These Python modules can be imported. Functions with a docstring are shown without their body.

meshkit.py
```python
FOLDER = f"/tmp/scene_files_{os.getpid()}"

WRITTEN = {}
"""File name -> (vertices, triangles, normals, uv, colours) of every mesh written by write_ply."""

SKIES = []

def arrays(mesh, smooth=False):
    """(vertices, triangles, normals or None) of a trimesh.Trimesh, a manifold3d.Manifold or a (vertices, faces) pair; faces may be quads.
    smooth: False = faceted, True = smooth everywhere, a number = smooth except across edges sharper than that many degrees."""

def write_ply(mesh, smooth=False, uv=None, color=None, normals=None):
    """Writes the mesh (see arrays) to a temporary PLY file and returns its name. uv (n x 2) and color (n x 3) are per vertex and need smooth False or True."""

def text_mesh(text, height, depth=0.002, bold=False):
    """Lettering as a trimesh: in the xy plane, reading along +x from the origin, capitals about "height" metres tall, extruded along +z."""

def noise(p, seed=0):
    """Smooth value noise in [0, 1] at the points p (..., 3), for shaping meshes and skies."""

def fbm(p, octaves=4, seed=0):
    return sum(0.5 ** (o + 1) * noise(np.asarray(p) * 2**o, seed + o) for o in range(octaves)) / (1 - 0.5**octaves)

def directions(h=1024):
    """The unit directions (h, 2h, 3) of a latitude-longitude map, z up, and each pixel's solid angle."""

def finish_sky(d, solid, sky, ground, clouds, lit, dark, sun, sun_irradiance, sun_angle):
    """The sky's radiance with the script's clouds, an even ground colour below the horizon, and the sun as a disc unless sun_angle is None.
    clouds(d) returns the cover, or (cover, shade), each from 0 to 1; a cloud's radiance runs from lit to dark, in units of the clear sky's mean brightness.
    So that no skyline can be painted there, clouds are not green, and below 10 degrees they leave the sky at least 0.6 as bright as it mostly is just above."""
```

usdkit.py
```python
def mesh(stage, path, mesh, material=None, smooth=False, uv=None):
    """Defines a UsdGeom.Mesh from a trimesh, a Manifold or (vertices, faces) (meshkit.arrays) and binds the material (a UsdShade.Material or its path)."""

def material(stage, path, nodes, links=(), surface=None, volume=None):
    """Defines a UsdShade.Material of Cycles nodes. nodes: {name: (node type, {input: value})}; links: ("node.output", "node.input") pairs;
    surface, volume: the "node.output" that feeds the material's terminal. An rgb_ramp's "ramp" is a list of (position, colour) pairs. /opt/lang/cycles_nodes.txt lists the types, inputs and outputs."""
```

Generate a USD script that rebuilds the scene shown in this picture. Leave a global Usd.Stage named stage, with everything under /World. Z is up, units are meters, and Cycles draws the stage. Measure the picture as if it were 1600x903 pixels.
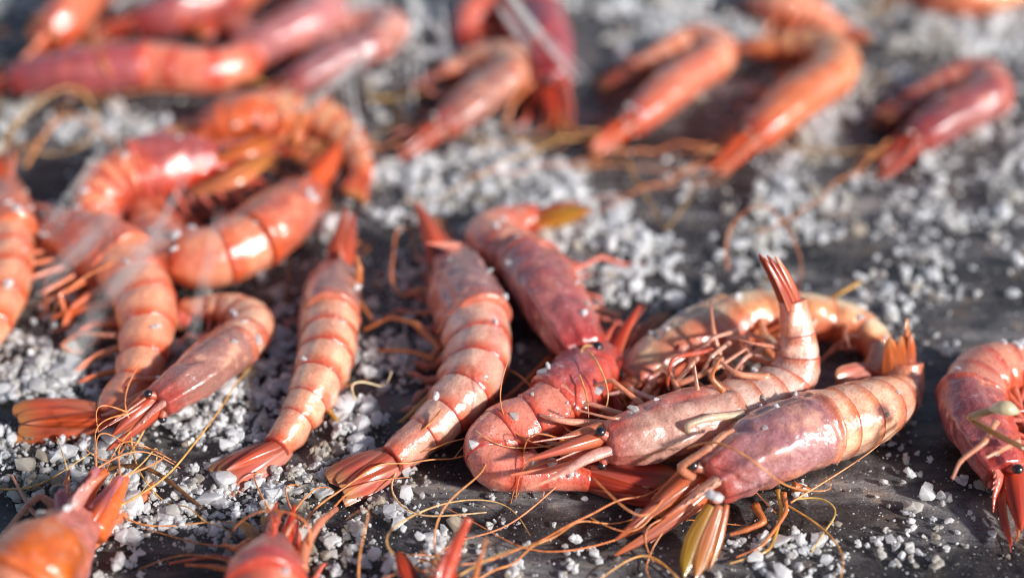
import math, numpy as np, trimesh, usdkit, meshkit
from pxr import Usd, UsdGeom, UsdLux, UsdShade, Gf, Sdf, Vt
from scipy.interpolate import CubicSpline, PchipInterpolator
from scipy.spatial import ConvexHull

stage = Usd.Stage.CreateInMemory()
UsdGeom.SetStageUpAxis(stage, UsdGeom.Tokens.z)
UsdGeom.SetStageMetersPerUnit(stage, 1.0)
UsdGeom.Xform.Define(stage, '/World')

# ------------------------------------------------------------------ camera, sky, sun, exposure
W0, H0, FPX = 1600.0, 903.0, 2500.0
PITCH, DIST = math.radians(38), 0.55
FOCUS, FSTOP, EXPOSURE = 0.470, 3.3, 0.70
SUN_EL, SUN_AZ = math.radians(27), math.radians(122)     # azimuth from +y (away) clockwise towards +x (right)
SUN_I, SKY_S, SUN_ANGLE = 1.25, 0.078, 4.0

CAM = np.array([0, -DIST * math.cos(PITCH), DIST * math.sin(PITCH)])
FWD = np.array([0, math.cos(PITCH), -math.sin(PITCH)])
RIGHT, UP = np.array([1.0, 0, 0]), np.array([0, math.sin(PITCH), math.cos(PITCH)])
cam = UsdGeom.Camera.Define(stage, '/World/camera')
cam.CreateHorizontalApertureAttr(36.0)
cam.CreateVerticalApertureAttr(36.0 * 577 / 1024)
cam.CreateFocalLengthAttr(36.0 * FPX / W0)
cam.CreateFStopAttr(FSTOP)
cam.CreateFocusDistanceAttr(FOCUS)
cam.CreateExposureAttr(EXPOSURE)
cam.CreateClippingRangeAttr((0.01, 100.0))
M = Gf.Matrix4d(*RIGHT, 0, *UP, 0, *(-FWD), 0, *CAM, 1)
cam.AddTransformOp().Set(M)

dome = UsdLux.DomeLight.Define(stage, '/World/sky')
sky_mat = usdkit.material(stage, '/World/Looks/sky', {
    'sky': ('sky_texture', {'sky_type': 'single_scattering', 'sun_disc': False, 'sun_elevation': SUN_EL, 'sun_rotation': SUN_AZ}),
    'bg': ('background_shader', {'strength': SKY_S})}, [('sky.color', 'bg.color')], surface='bg.background')
UsdShade.MaterialBindingAPI.Apply(dome.GetPrim()).Bind(sky_mat)
dome.GetPrim().SetCustomDataByKey('kind', 'structure')
sun = UsdLux.DistantLight.Define(stage, '/World/sun')
sun.CreateNormalizeAttr(True); sun.CreateIntensityAttr(SUN_I); sun.CreateAngleAttr(SUN_ANGLE); sun.CreateColorAttr((1, 0.97, 0.93))
sd = np.array([math.cos(SUN_EL) * math.sin(SUN_AZ), math.cos(SUN_EL) * math.cos(SUN_AZ), math.sin(SUN_EL)])
sun.AddTransformOp().Set(Gf.Matrix4d().SetRotate(Gf.Rotation(Gf.Vec3d(0, 0, 1), Gf.Vec3d(*sd))))

# ------------------------------------------------------------------ helpers
def at(px, py, z=0.0):
    """The point on the level z that stands at a place of the photograph."""
    d = FWD + RIGHT * (px - W0 / 2) / FPX + UP * (H0 / 2 - py) / FPX
    return CAM + d * (z - CAM[2]) / d[2]

def depth(p):
    return float(np.dot(p - CAM, FWD))

def project(p):
    q = np.asarray(p) - CAM
    d = q @ FWD
    return W0 / 2 + FPX * (q @ RIGHT) / d, H0 / 2 - FPX * (q @ UP) / d

def px2m(n, px, py):
    return n * depth(at(px, py)) / FPX

names = {}
def numbered(path):
    n = names.get(path, 0); names[path] = n + 1
    return path if n == 0 else f'{path}_{n:03d}'

def tag(p, label=None, cat=None, group=None, kind=None):
    p = p.GetPrim() if hasattr(p, 'GetPrim') else p
    for k, v in (('label', label), ('category', cat), ('group', group), ('kind', kind)):
        if v: p.SetCustomDataByKey(k, v)
    return p

def thing(name, label, cat, loc=(0, 0, 0), group=None):
    x = UsdGeom.Xform.Define(stage, numbered('/World/' + name)); x.AddTranslateOp().Set(Gf.Vec3d(*map(float, loc)))
    return tag(x, label, cat, group)

def part(name, parent, mesh, mat, col=None, origin=(0, 0, 0), smooth=True):
    """One mesh prim under parent; mesh in world space, origin the thing's own place; col one colour or one per vertex."""
    v, f = np.asarray(mesh[0], float) - np.asarray(origin, float), np.asarray(mesh[1], int)
    base = str(parent.GetPath()) if parent is not None else '/World'
    m = usdkit.mesh(stage, numbered(f'{base}/{name}'), (v, f), mat, smooth=smooth)
    if col is not None:
        c = np.broadcast_to(np.asarray(col, np.float32), (len(v), 3))
        UsdGeom.PrimvarsAPI(m).CreatePrimvar('col', Sdf.ValueTypeNames.Color3fArray, 'vertex').Set(Vt.Vec3fArray.FromNumpy(np.ascontiguousarray(np.clip(c, 0.003, 0.95) ** 1.14, np.float32)))
    return m.GetPrim()

def unit(v):
    v = np.asarray(v, float)
    return v / np.maximum(np.linalg.norm(v, axis=-1, keepdims=True), 1e-12)

def tangents(P):
    return unit(np.gradient(P, axis=0))

def curve(pts, n, z_of=None):
    pts = np.asarray(pts, float)
    t = np.r_[0, np.cumsum(np.linalg.norm(np.diff(pts, axis=0), axis=1) + 1e-9)]
    if len(pts) == 2:
        u = np.linspace(0, 1, n)[:, None]
        return pts[0] * (1 - u) + pts[1] * u
    cs = CubicSpline(t, pts, bc_type='natural')
    u = np.linspace(0, t[-1], n * 4)
    q = cs(u)
    s = np.r_[0, np.cumsum(np.linalg.norm(np.diff(q, axis=0), axis=1))]
    return cs(np.interp(np.linspace(0, s[-1], n), s, u))

def frames(P, D):
    T = tangents(P)
    D = np.broadcast_to(np.asarray(D, float), P.shape)
    D = unit(D - (D * T).sum(1, keepdims=True) * T)
    return T, D, np.cross(T, D)

def any_dorsal(P):
    """A steady frame for thin limbs."""
    T = tangents(P)
    d = np.array([0, 0, 1.0]) if abs(T[0, 2]) < .9 else np.array([1.0, 0, 0])
    out = []
    for t in T:
        d = d - t * np.dot(d, t)
        d = d / max(np.linalg.norm(d), 1e-9)
        out.append(d)
    return np.array(out)

def loft(P, D, a, b, m=12, bv=None, arch=None, rib=0.0):
    """A closed skin round the path P: half width a, half height b up (along D) and bv down; arch bends thin blades."""
    n = len(P)
    T, D, R = frames(P, D)
    phi = np.linspace(0, 2 * np.pi, m, endpoint=False)
    a, b = np.broadcast_to(a, n), np.broadcast_to(b, n)
    bv = b if bv is None else np.broadcast_to(bv, n)
    c, s = np.cos(phi), np.sin(phi)
    up = np.where(c > 0, b[:, None] * c, bv[:, None] * c)
    if arch is not None:
        up = up - np.broadcast_to(arch, n)[:, None] * a[:, None] * (s ** 2)[None]
    if rib: up = up + rib * .30 * np.minimum(a, 3 * b)[:, None] * np.cos(11 * s)[None] * (np.abs(s) < .97)[None]
    V = P[:, None] + (a[:, None] * s)[..., None] * R[:, None] + up[..., None] * D[:, None]
    V = V.reshape(-1, 3)
    i, j = np.meshgrid(np.arange(n - 1), np.arange(m), indexing='ij')
    i, j = i.ravel(), j.ravel(); k = (j + 1) % m
    A, B, C, E = i * m + j, i * m + k, (i + 1) * m + k, (i + 1) * m + j
    F = np.vstack([np.c_[A, B, C], np.c_[A, C, E]])
    jj = np.arange(m); kk = (jj + 1) % m
    V = np.vstack([V, P[0], P[-1]])
    F = np.vstack([F, np.c_[np.full(m, n * m), kk, jj], np.c_[np.full(m, n * m + 1), (n - 1) * m + jj, (n - 1) * m + kk]])
    return V, F

def join(ms):
    V, F, o = [], [], 0
    for v, f in ms:
        V.append(v); F.append(np.asarray(f) + o); o += len(v)
    return np.vstack(V), np.vstack(F)

def tube(pts, r0, r1=None, n=40, m=6, floor=True):
    P = curve(pts, n)
    r = np.linspace(r0, r0 if r1 is None else r1, n)
    if floor: P[:, 2] = np.maximum(P[:, 2], r + 2e-4)
    return loft(P, any_dorsal(P), r, r, m)

def ball(c, r, sub=2, sc=(1, 1, 1)):
    s = trimesh.creation.icosphere(sub, 1.0)
    return np.asarray(s.vertices) * r * np.asarray(sc) + c, np.asarray(s.faces)

def sstep(a, b, x):
    t = np.clip((np.asarray(x, float) - a) / (b - a), 0, 1)
    return t * t * (3 - 2 * t)

def lerp(a, b, t):
    t = np.asarray(t)[..., None]
    return np.asarray(a) * (1 - t) + np.asarray(b) * t

# ------------------------------------------------------------------ materials
def shell_material(name, rough=(0.16, 0.40), sss=0.18, bump=0.38, coat=1.0, frost=0.34):
    return usdkit.material(stage, f'/World/Looks/{name}', {
        'g': ('geometry', {}),
        'c': ('attribute', {'attribute': 'col'}),
        'n1': ('noise_texture', {'scale': 260.0, 'detail': 5.0, 'roughness': 0.6}),
        'r1': ('rgb_ramp', {'ramp': [(0.25, (0.78, 0.68, 0.66)), (0.5, (0.97, 0.94, 0.93)), (0.75, (1.14, 1.14, 1.14))]}),
        'mul': ('mix', {'mix_type': 'multiply', 'fac': 1.0}),
        'n2': ('noise_texture', {'scale': 150.0, 'detail': 8.0, 'roughness': 0.8}),
        'n3': ('noise_texture', {'scale': 1500.0, 'detail': 2.0}), 'n5': ('noise_texture', {'scale': 1900.0, 'detail': 2.0}), 'r5': ('rgb_ramp', {'ramp': [(0.30, (0.62, 0.34, 0.28)), (0.44, (1, 1, 1)), (1.0, (1, 1, 1))]}), 'mu5': ('mix', {'mix_type': 'multiply', 'fac': 0.8}),
        'fr': ('map_range', {'from_min': 0.56, 'from_max': 0.66, 'to_min': 0.0, 'to_max': frost, 'clamp': True}),
        'fg': ('map_range', {'from_min': 0.45, 'from_max': 0.6, 'to_min': 0.15, 'to_max': 1.0, 'clamp': True}),
        'fm': ('math', {'math_type': 'multiply'}),
        'mx': ('mix', {'mix_type': 'mix', 'color2': (0.78, 0.73, 0.74)}),
        'ro': ('map_range', {'from_min': 0.35, 'from_max': 0.68, 'to_min': rough[0], 'to_max': rough[1], 'clamp': True}),
        'n4': ('noise_texture', {'scale': 700.0, 'detail': 3.0, 'roughness': 0.5}), 'add': ('math', {'math_type': 'multiply_add', 'value2': 3.0}),
        'b': ('bump', {'strength': bump, 'distance': 0.0006, 'use_object_space': False}),
        'p': ('principled_bsdf', {'subsurface_weight': sss, 'subsurface_scale': 0.0035, 'subsurface_radius': (1.0, 0.42, 0.25), 'specular_ior_level': 0.5, 'coat_weight': coat, 'coat_roughness': 0.07, 'coat_ior': 1.5}),
    }, [('g.position', 'n1.vector'), ('g.position', 'n2.vector'), ('g.position', 'n3.vector'), ('n1.fac', 'r1.fac'), ('c.color', 'mul.color1'), ('r1.color', 'mul.color2'),
        ('n2.fac', 'fr.value'), ('n3.fac', 'fg.value'), ('fr.result', 'fm.value1'), ('fg.result', 'fm.value2'), ('fm.value', 'mx.fac'), ('g.position', 'n5.vector'), ('n5.fac', 'r5.fac'), ('mul.color', 'mu5.color1'), ('r5.color', 'mu5.color2'), ('mu5.color', 'mx.color1'), ('mx.color', 'p.base_color'),
        ('n2.fac', 'ro.value'), ('ro.result', 'p.roughness'), ('n1.fac', 'add.value1'), ('g.position', 'n4.vector'), ('n4.fac', 'add.value3'), ('add.value', 'b.height'), ('b.normal', 'p.normal'), ('b.normal', 'p.coat_normal')], surface='p.BSDF')

SHELL = shell_material('shrimp_shell')
LIMB = shell_material('shrimp_limb', rough=(0.25, 0.5), sss=0.25, bump=0.15, coat=0.3, frost=0.25)
FIN = usdkit.material(stage, '/World/Looks/shrimp_fin', {
    'g': ('geometry', {}), 'c': ('attribute', {'attribute': 'col'}),
    'n': ('noise_texture', {'scale': 420.0, 'detail': 4.0}),
    'b': ('bump', {'strength': 0.2, 'distance': 0.0003}),
    'p': ('principled_bsdf', {'roughness': 0.24, 'coat_weight': 0.5, 'coat_roughness': 0.15}),
    't': ('translucent_bsdf', {}), 'm': ('mix_closure', {'fac': 0.4}), 'q': ('transparent_bsdf', {'color': (1, .8, .7)}), 'm2': ('mix_closure', {'fac': 0.16})},
    [('g.position', 'n.vector'), ('n.fac', 'b.height'), ('b.normal', 'p.normal'), ('c.color', 'p.base_color'), ('c.color', 't.color'), ('p.BSDF', 'm.closure1'), ('t.BSDF', 'm.closure2'), ('m.closure', 'm2.closure1'), ('q.BSDF', 'm2.closure2')], surface='m2.closure')
THREAD = usdkit.material(stage, '/World/Looks/feeler', {
    'g': ('geometry', {}), 'c': ('attribute', {'attribute': 'col'}), 'n': ('noise_texture', {'scale': 500.0, 'detail': 2.0}),
    'r': ('rgb_ramp', {'ramp': [(0.3, (0.6, 0.5, 0.45)), (0.7, (1.2, 1.2, 1.2))]}), 'x': ('mix', {'mix_type': 'multiply', 'fac': 1.0}),
    'p': ('principled_bsdf', {'roughness': 0.4, 'subsurface_weight': 0.1, 'subsurface_scale': 0.001})},
    [('g.position', 'n.vector'), ('n.fac', 'r.fac'), ('c.color', 'x.color1'), ('r.color', 'x.color2'), ('x.color', 'p.base_color')], surface='p.BSDF')
EYE = usdkit.material(stage, '/World/Looks/shrimp_eye', {'p': ('principled_bsdf', {'base_color': (0.008, 0.006, 0.007), 'roughness': 0.28, 'coat_weight': 0.5})}, surface='p.BSDF')
def salt_material(name, lo, hi):
    return usdkit.material(stage, f'/World/Looks/{name}', {
        'g': ('geometry', {}), 'o': ('object_info', {}),
        'n': ('noise_texture', {'scale': 900.0, 'detail': 4.0, 'roughness': 0.6}),
        'b': ('bump', {'strength': 0.4, 'distance': 0.0004}),
        'r': ('rgb_ramp', {'ramp': [(0.0, lo), (0.3, hi), (1.0, (0.98, 0.98, 0.985))]}),
        'p': ('principled_bsdf', {'roughness': 0.25, 'subsurface_weight': 0.5, 'subsurface_scale': 0.0016, 'subsurface_radius': (1.0, 1.0, 1.0), 'transmission_weight': 0.22, 'ior': 1.42, 'specular_ior_level': 0.5}),
        't': ('translucent_bsdf', {}), 'm': ('mix_closure', {'fac': 0.26})},
        [('g.position', 'n.vector'), ('n.fac', 'b.height'), ('b.normal', 'p.normal'), ('o.random', 'r.fac'), ('r.color', 'p.base_color'), ('r.color', 't.color'), ('p.BSDF', 'm.closure1'), ('t.BSDF', 'm.closure2')], surface='m.closure')
SALT = salt_material('salt', (0.66, 0.61, 0.55), (0.84, 0.83, 0.84))
DIRTY = salt_material('soiled_salt', (0.42, 0.33, 0.23), (0.62, 0.54, 0.44))

# ------------------------------------------------------------------ the cooking surface
ground_mat = usdkit.material(stage, '/World/Looks/dark_slate', {
    'g': ('geometry', {}),
    'mp': ('mapping', {'scale': (13.0, 60.0, 10.0), 'rotation': (0, 0, 0.12)}),
    'n1': ('noise_texture', {'scale': 1.0, 'detail': 7.0, 'roughness': 0.65, 'distortion': 0.6}),
    'n2': ('noise_texture', {'scale': 70.0, 'detail': 8.0, 'roughness': 0.75}),
    'n3': ('noise_texture', {'scale': 1100.0, 'detail': 4.0, 'roughness': 0.65}),
    'r1': ('rgb_ramp', {'ramp': [(0.32, (0.012, 0.011, 0.012)), (0.45, (0.028, 0.026, 0.027)), (0.55, (0.085, 0.082, 0.085)), (0.70, (0.24, 0.23, 0.23))]}),
    'r2': ('rgb_ramp', {'ramp': [(0.36, (0.40, 0.38, 0.37)), (0.50, (1.0, 0.98, 0.98)), (0.57, (1.25, 1.12, 1.0)), (0.66, (1.9, 1.35, 0.95))]}),
    'x': ('mix', {'mix_type': 'multiply', 'fac': 1.0}),
    'sp': ('map_range', {'from_min': 0.60, 'from_max': 0.70, 'to_min': 0.0, 'to_max': 0.5, 'clamp': True}),
    'y': ('mix', {'mix_type': 'mix', 'color2': (0.35, 0.34, 0.34)}),
    'ro': ('map_range', {'from_min': 0.4, 'from_max': 0.6, 'to_min': 0.20, 'to_max': 0.60, 'clamp': True}),
    'ad': ('math', {'math_type': 'multiply_add', 'value2': 2.5}),
    'b': ('bump', {'strength': 0.5, 'distance': 0.0008}),
    'p': ('principled_bsdf', {'specular_ior_level': 0.5})},
    [('g.position', 'mp.vector'), ('mp.vector', 'n1.vector'), ('g.position', 'n2.vector'), ('g.position', 'n3.vector'), ('n1.fac', 'r1.fac'), ('n2.fac', 'r2.fac'), ('r1.color', 'x.color1'), ('r2.color', 'x.color2'),
     ('n3.fac', 'sp.value'), ('sp.result', 'y.fac'), ('x.color', 'y.color1'), ('y.color', 'p.base_color'), ('n2.fac', 'ro.value'), ('ro.result', 'p.roughness'),
     ('n1.fac', 'ad.value1'), ('n3.fac', 'ad.value3'), ('ad.value', 'b.height'), ('b.normal', 'p.normal')], surface='p.BSDF')
gx, gy = np.meshgrid(np.linspace(-0.9, 0.9, 120), np.linspace(-0.5, 1.3, 120))
gz = -0.0006 - 0.0006 * meshkit.fbm(np.stack([gx * 14, gy * 40, gx * 0], -1), 4, 3)
gv = np.stack([gx, gy, gz], -1).reshape(-1, 3)
ii, jj = np.meshgrid(np.arange(119), np.arange(119), indexing='ij'); q = (ii * 120 + jj).ravel()
tag(part('ground', None, (gv, np.vstack([np.c_[q, q + 1, q + 121], np.c_[q, q + 121, q + 120]])), ground_mat), 'dark wet slate-like cooking surface with grey streaks under the salt', None, None, 'structure')

# ------------------------------------------------------------------ shrimps
PROFILE0 = PchipInterpolator([0, .06, .15, .25, .36, .42, .55, .68, .80, .90, 1.0], [.56, .70, .87, .97, 1.0, .95, .92, .80, .65, .52, .42])
SEGS = np.cumsum([0, .155, .165, .17, .165, .135, .21])
PAL = {  # pale flesh, orange band, dark red, carapace
    'pink':   dict(pale=(.76, .42, .35), band=(.62, .13, .06), deep=(.40, .04, .025), back=(.46, .19, .18), side=(.62, .14, .08)),
    'orange': dict(pale=(.74, .34, .22), band=(.64, .125, .035), deep=(.46, .05, .02), back=(.52, .15, .09), side=(.62, .12, .045)),
    'red':    dict(pale=(.66, .21, .15), band=(.54, .07, .03), deep=(.36, .022, .016), back=(.30, .07, .085), side=(.52, .07, .035)),
    'purple': dict(pale=(.74, .40, .33), band=(.60, .125, .06), deep=(.38, .04, .03), back=(.31, .145, .15), side=(.50, .13, .085)),
    'pale':   dict(pale=(.84, .57, .49), band=(.70, .22, .11), deep=(.46, .06, .04), back=(.60, .36, .30), side=(.62, .18, .13)),
    'gold':   dict(pale=(.80, .48, .37), band=(.68, .21, .07), deep=(.46, .06, .03), back=(.58, .27, .23), side=(.66, .20, .12)),
    'mauve':  dict(pale=(.80, .48, .34), band=(.66, .19, .07), deep=(.42, .06, .03), back=(.35, .175, .185), side=(.52, .19, .13)),
    'plum':   dict(pale=(.68, .26, .20), band=(.56, .085, .04), deep=(.36, .025, .018), back=(.29, .085, .095), side=(.50, .075, .045)),
    'amber':  dict(pale=(.62, .30, .22), band=(.62, .14, .04), deep=(.44, .09, .05), back=(.50, .12, .015), side=(.40, .14, .16)),
}
bodies = []          # (points, normals) of shells, for crystals that lie on them

def shrimp(label, cps, R, roll, tail=None, pal='pink', c=.37, seed=0, rostrum=None, legs=1.0, ant=(), auto_ant=2, extra=(), spread=1.0, quality=1, scale_len=2.3, scale_w=.38, eyes=(-1, 1), taper=1.0, tail_w=1.0, tail_point=False, tail_col=None, head=True, swim=True):
    rng = np.random.default_rng(seed + 77)
    mx, my = np.mean([p[0] for p in cps]), np.mean([p[1] for p in cps])
    Rm = px2m(R, mx, my)
    K = PAL[pal]
    # the body's middle line
    t = np.linspace(0, 1, len(cps))
    PROFILE = lambda u: (taper + (1 - taper) * np.clip(np.asarray(u, float) / (c * .85), 0, 1)) * PROFILE0(np.where(np.asarray(u, float) < c, np.asarray(u, float) / c * .37, .37 + (np.asarray(u, float) - c) / (1 - c) * .63))
    d = np.r_[0, np.cumsum([math.hypot(b[0] - a[0], b[1] - a[1]) for a, b in zip(cps, cps[1:])])]; d /= d[-1]
    pts = []
    for (p, u) in zip(cps, d):
        z = (p[2] * 1e-3 if len(p) > 2 else 0) + Rm * float(PROFILE(u)) * .86
        pts.append(at(p[0], p[1], z))
    n = 120 if quality else 72
    m = 28 if quality else 18
    P = curve(pts, n)
    T = tangents(P)
    rr = np.atleast_1d(np.asarray(roll, float))
    ro = np.radians(np.interp(np.linspace(0, 1, n), np.linspace(0, 1, len(rr)), rr))
    Rt = unit(np.cross(T, [0, 0, 1.0]))
    U = np.cross(Rt, T)
    D = np.cos(ro)[:, None] * U + np.sin(ro)[:, None] * Rt
    T, D, Rt = frames(P, D)
    s = np.linspace(0, 1, n)
    L = np.linalg.norm(np.diff(P, axis=0), axis=1).sum()
    S = lambda u: np.array([np.interp(u, s, P[:, k]) for k in range(3)])
    def fr(u):
        i = int(np.clip(round(u * (n - 1)), 0, n - 1)); return T[i], D[i], Rt[i]
    centres[seed] = P[::10]
    base = np.array([P[:, 0].mean(), P[:, 1].mean(), 0.0])
    o = thing('shrimp', label, 'shrimp', base, None)
    add = lambda name, mesh, mat, col, parent=o: part(name, parent, mesh, mat, col, base)
    tone = np.array([1, 1 + rng.normal(.07, .06), 1 + rng.normal(-.04, .08)]) * (1 + rng.normal(0, .06))
    noise = lambda v, f, k: meshkit.fbm(np.asarray(v) * f, 3, seed * 7 + k)

    def skin(u, k, v01, kind, m=m):
        """lofted shell between spine stations u with scale k; colours from the place along it (v01) and round it"""
        Q = np.stack([np.interp(u, s, P[:, i]) for i in range(3)], 1)
        dd = np.stack([np.interp(u, s, D[:, i]) for i in range(3)], 1)
        r = PROFILE(np.clip(u, 0, 1)) * Rm * k
        ph = np.linspace(0, 2 * np.pi, m, endpoint=False)
        V, F = loft(Q, dd, r * .86, r * (1.04 if kind == 'car' else 1.0), m, r * .86)
        nn = len(u)
        phi = np.r_[np.tile(ph, nn), 0, 0]; vv = np.r_[np.repeat(v01, m), v01[0], v01[-1]]
        w = (1 + np.cos(phi)) / 2                                          # 1 along the back, 0 under the belly
        # uneven surface
        dirn = np.vstack([(V[:-2].reshape(nn, m, 3) - Q[:, None]).reshape(-1, 3), np.zeros((2, 3))])
        V = V + unit(dirn) * ((noise(V, 160, 1) - .5) * (.15 if kind == 'car' else .09) * Rm + (noise(V, 420, 2) - .5) * .035 * Rm + (0 if kind == 'car' else np.exp(-((np.cos(phi) + .45) / .3) ** 2) * Rm * (.13 * np.sin(np.clip(vv, 0, 1) ** .8 * np.pi) - .03)))[:, None]
        if kind == 'car':
            pw = np.where(phi > np.pi, phi - 2 * np.pi, phi); ap = np.abs(pw)
            g_ = lambda x, c0, h: np.exp(-((x - c0) / h) ** 2)
            rel = .13 * g_(pw, 0, .16) * (1 - sstep(.35, .7, vv)) + .07 * g_(ap, .75, .13) * sstep(.5, .2, vv) + .05 * g_(ap, 1.35, .16) * sstep(.6, .3, vv)
            rel = rel - .09 * g_(vv, .42 + .10 * np.cos(pw * 2), .035) * g_(ap, 1.0, .7) - .07 * g_(ap, 1.15 + .25 * (1 - vv), .09) * sstep(.42, .55, vv) + .035 * g_(vv, .97, .02)
            rel = rel - .10 * g_(ap, 1.5, .5) * sstep(.2, .9, vv)
            V = V + unit(dirn) * (rel * Rm)[:, None]
        V[:, 2] = np.maximum(V[:, 2], 3e-4)
        n1, n2 = noise(V, 75, 3), noise(V, 230, 4)
        if kind == 'car':
            col = lerp(K['side'], K['back'], sstep(.30, .80, w + (n1 - .5) * 1.5))
            if pal == 'amber': col = lerp(np.array((.46, .17, .16)), col, sstep(.30, .62, vv + (n1 - .5) * .3) * sstep(.45, .75, w))
            col = lerp(col, K['deep'], (.35 if pal == 'amber' else .75) * sstep(.30, .0, vv + (n2 - .5) * .3))
            col = lerp(col, K['pale'], .55 * sstep(.52, .75, n2) * sstep(.2, .6, vv))
            col = lerp(col, K['band'], .6 * sstep(.86, .98, vv))
            col = lerp(col, K['deep'], .5 * sstep(.30, .05, w))
        else:
            col = lerp(K['pale'], K['band'], np.clip(.06 + .94 * sstep(.56, .95, vv + (n1 - .5) * .5) * (.40 + .95 * n2), 0, 1))
            col = lerp(col, K['band'], .8 * sstep(.58, .2, w + (n1 - .5) * .4))
            col = lerp(col, K['deep'], .55 * sstep(.2, .0, w))
            col = lerp(col, K['deep'], .75 * sstep(.95, .985, vv))
            col = lerp(col, K['back'], .35 * sstep(.55, .75, n1))
            col = lerp(col, K['deep'], .35 * sstep(.955, .995, w))
        return (V, F), col * tone, w

    # carapace
    u = np.r_[np.linspace(0, c, int(.55 * n)), c + .004]
    v01 = np.clip(u / c, 0, 1)
    k = np.ones(len(u)) * 1.10; k[u > c * .9] *= .98; k[0] *= .62; k[1] *= .90; k[-1] *= .93; k[-4:-1] *= [1.01, 1.02, 1.015]
    k *= 1 + .035 * np.sin(np.clip((v01 - .30) / .12, 0, 1) * np.pi) * -1
    mesh, col, w = skin(u, k, v01, 'car', 60 if quality else 32)
    car = add('carapace', mesh, SHELL, col)
    bodies.append((mesh, SHORT[seed]))
    # abdomen
    for i in range(6):
        a0, a1 = c + (1 - c) * SEGS[i], c + (1 - c) * SEGS[i + 1]
        ln = a1 - a0
        u = np.r_[np.linspace(a0 - .16 * ln if i else a0 - .03, a1 + .02 * ln, 16 if quality else 10), a1 + .05 * ln]
        u = np.clip(u, 0, 1)
        v01 = np.clip((u - a0) / ln, 0, 1); v01[-1] = 1
        k = .975 + .03 * sstep(0, .5, v01) + .008 * sstep(.8, 1, v01); k[-1] *= .95
        mesh, col, w = skin(u, k, v01, 'abd')
        if i == 5: col = lerp(col, K['band'], np.full(len(col), .25))
        add('abdomen_segment', mesh, SHELL, col)
        bodies.append((mesh, SHORT[seed]))
    # tail fan: telson and four blades
    Tt, Dt, Rr = fr(1.0)
    E = S(1.0)
    rE = Rm * .44
    tip = E + Tt * Rm * 2.0
    if tail is not None:
        tip = at(tail[0], tail[1], (tail[2] * 1e-3 if len(tail) > 2 else 0) + .0025)
    td = tip - E; tl = np.linalg.norm(td); td = td / tl
    Dt = unit(Dt - td * np.dot(Dt, td)); Rr = np.cross(td, Dt)
    tc = np.array(K['band'] if tail_col is None else tail_col)
    yel = np.array((.62, .30, .06))
    def blade(P0, dirn, dors, ln, wd, arch, cols, th=.00035, sh=(0, .15, .5, .8, .95, 1), sw=(.45, .70, 1.0, 1.0, .80, .40)):
        q = np.linspace(0, 1, 16)
        pth = P0 + dirn * ln * q[:, None] + dors * (ln * .05 * np.sin(q * np.pi))[:, None]
        wdt = wd * np.interp(q, sh, sw)
        pth[:, 2] = np.maximum(pth[:, 2], .0008)
        V, F = loft(pth, dors, wdt, th + .0005 * (1 - q), 30, th * .6, arch, .16)
        V[:, 2] = np.maximum(V[:, 2], 3e-4)
        qq = np.r_[np.repeat(q, 30), 0, 1]
        s0 = np.r_[np.tile(np.sin(np.linspace(0, 2 * np.pi, 30, endpoint=False)), 16), 0, 0]; ss = np.abs(s0)
        fib = meshkit.noise(np.stack([s0 * 5 + ln * 900, qq * 1.6, qq * 0], -1), seed)
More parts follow.
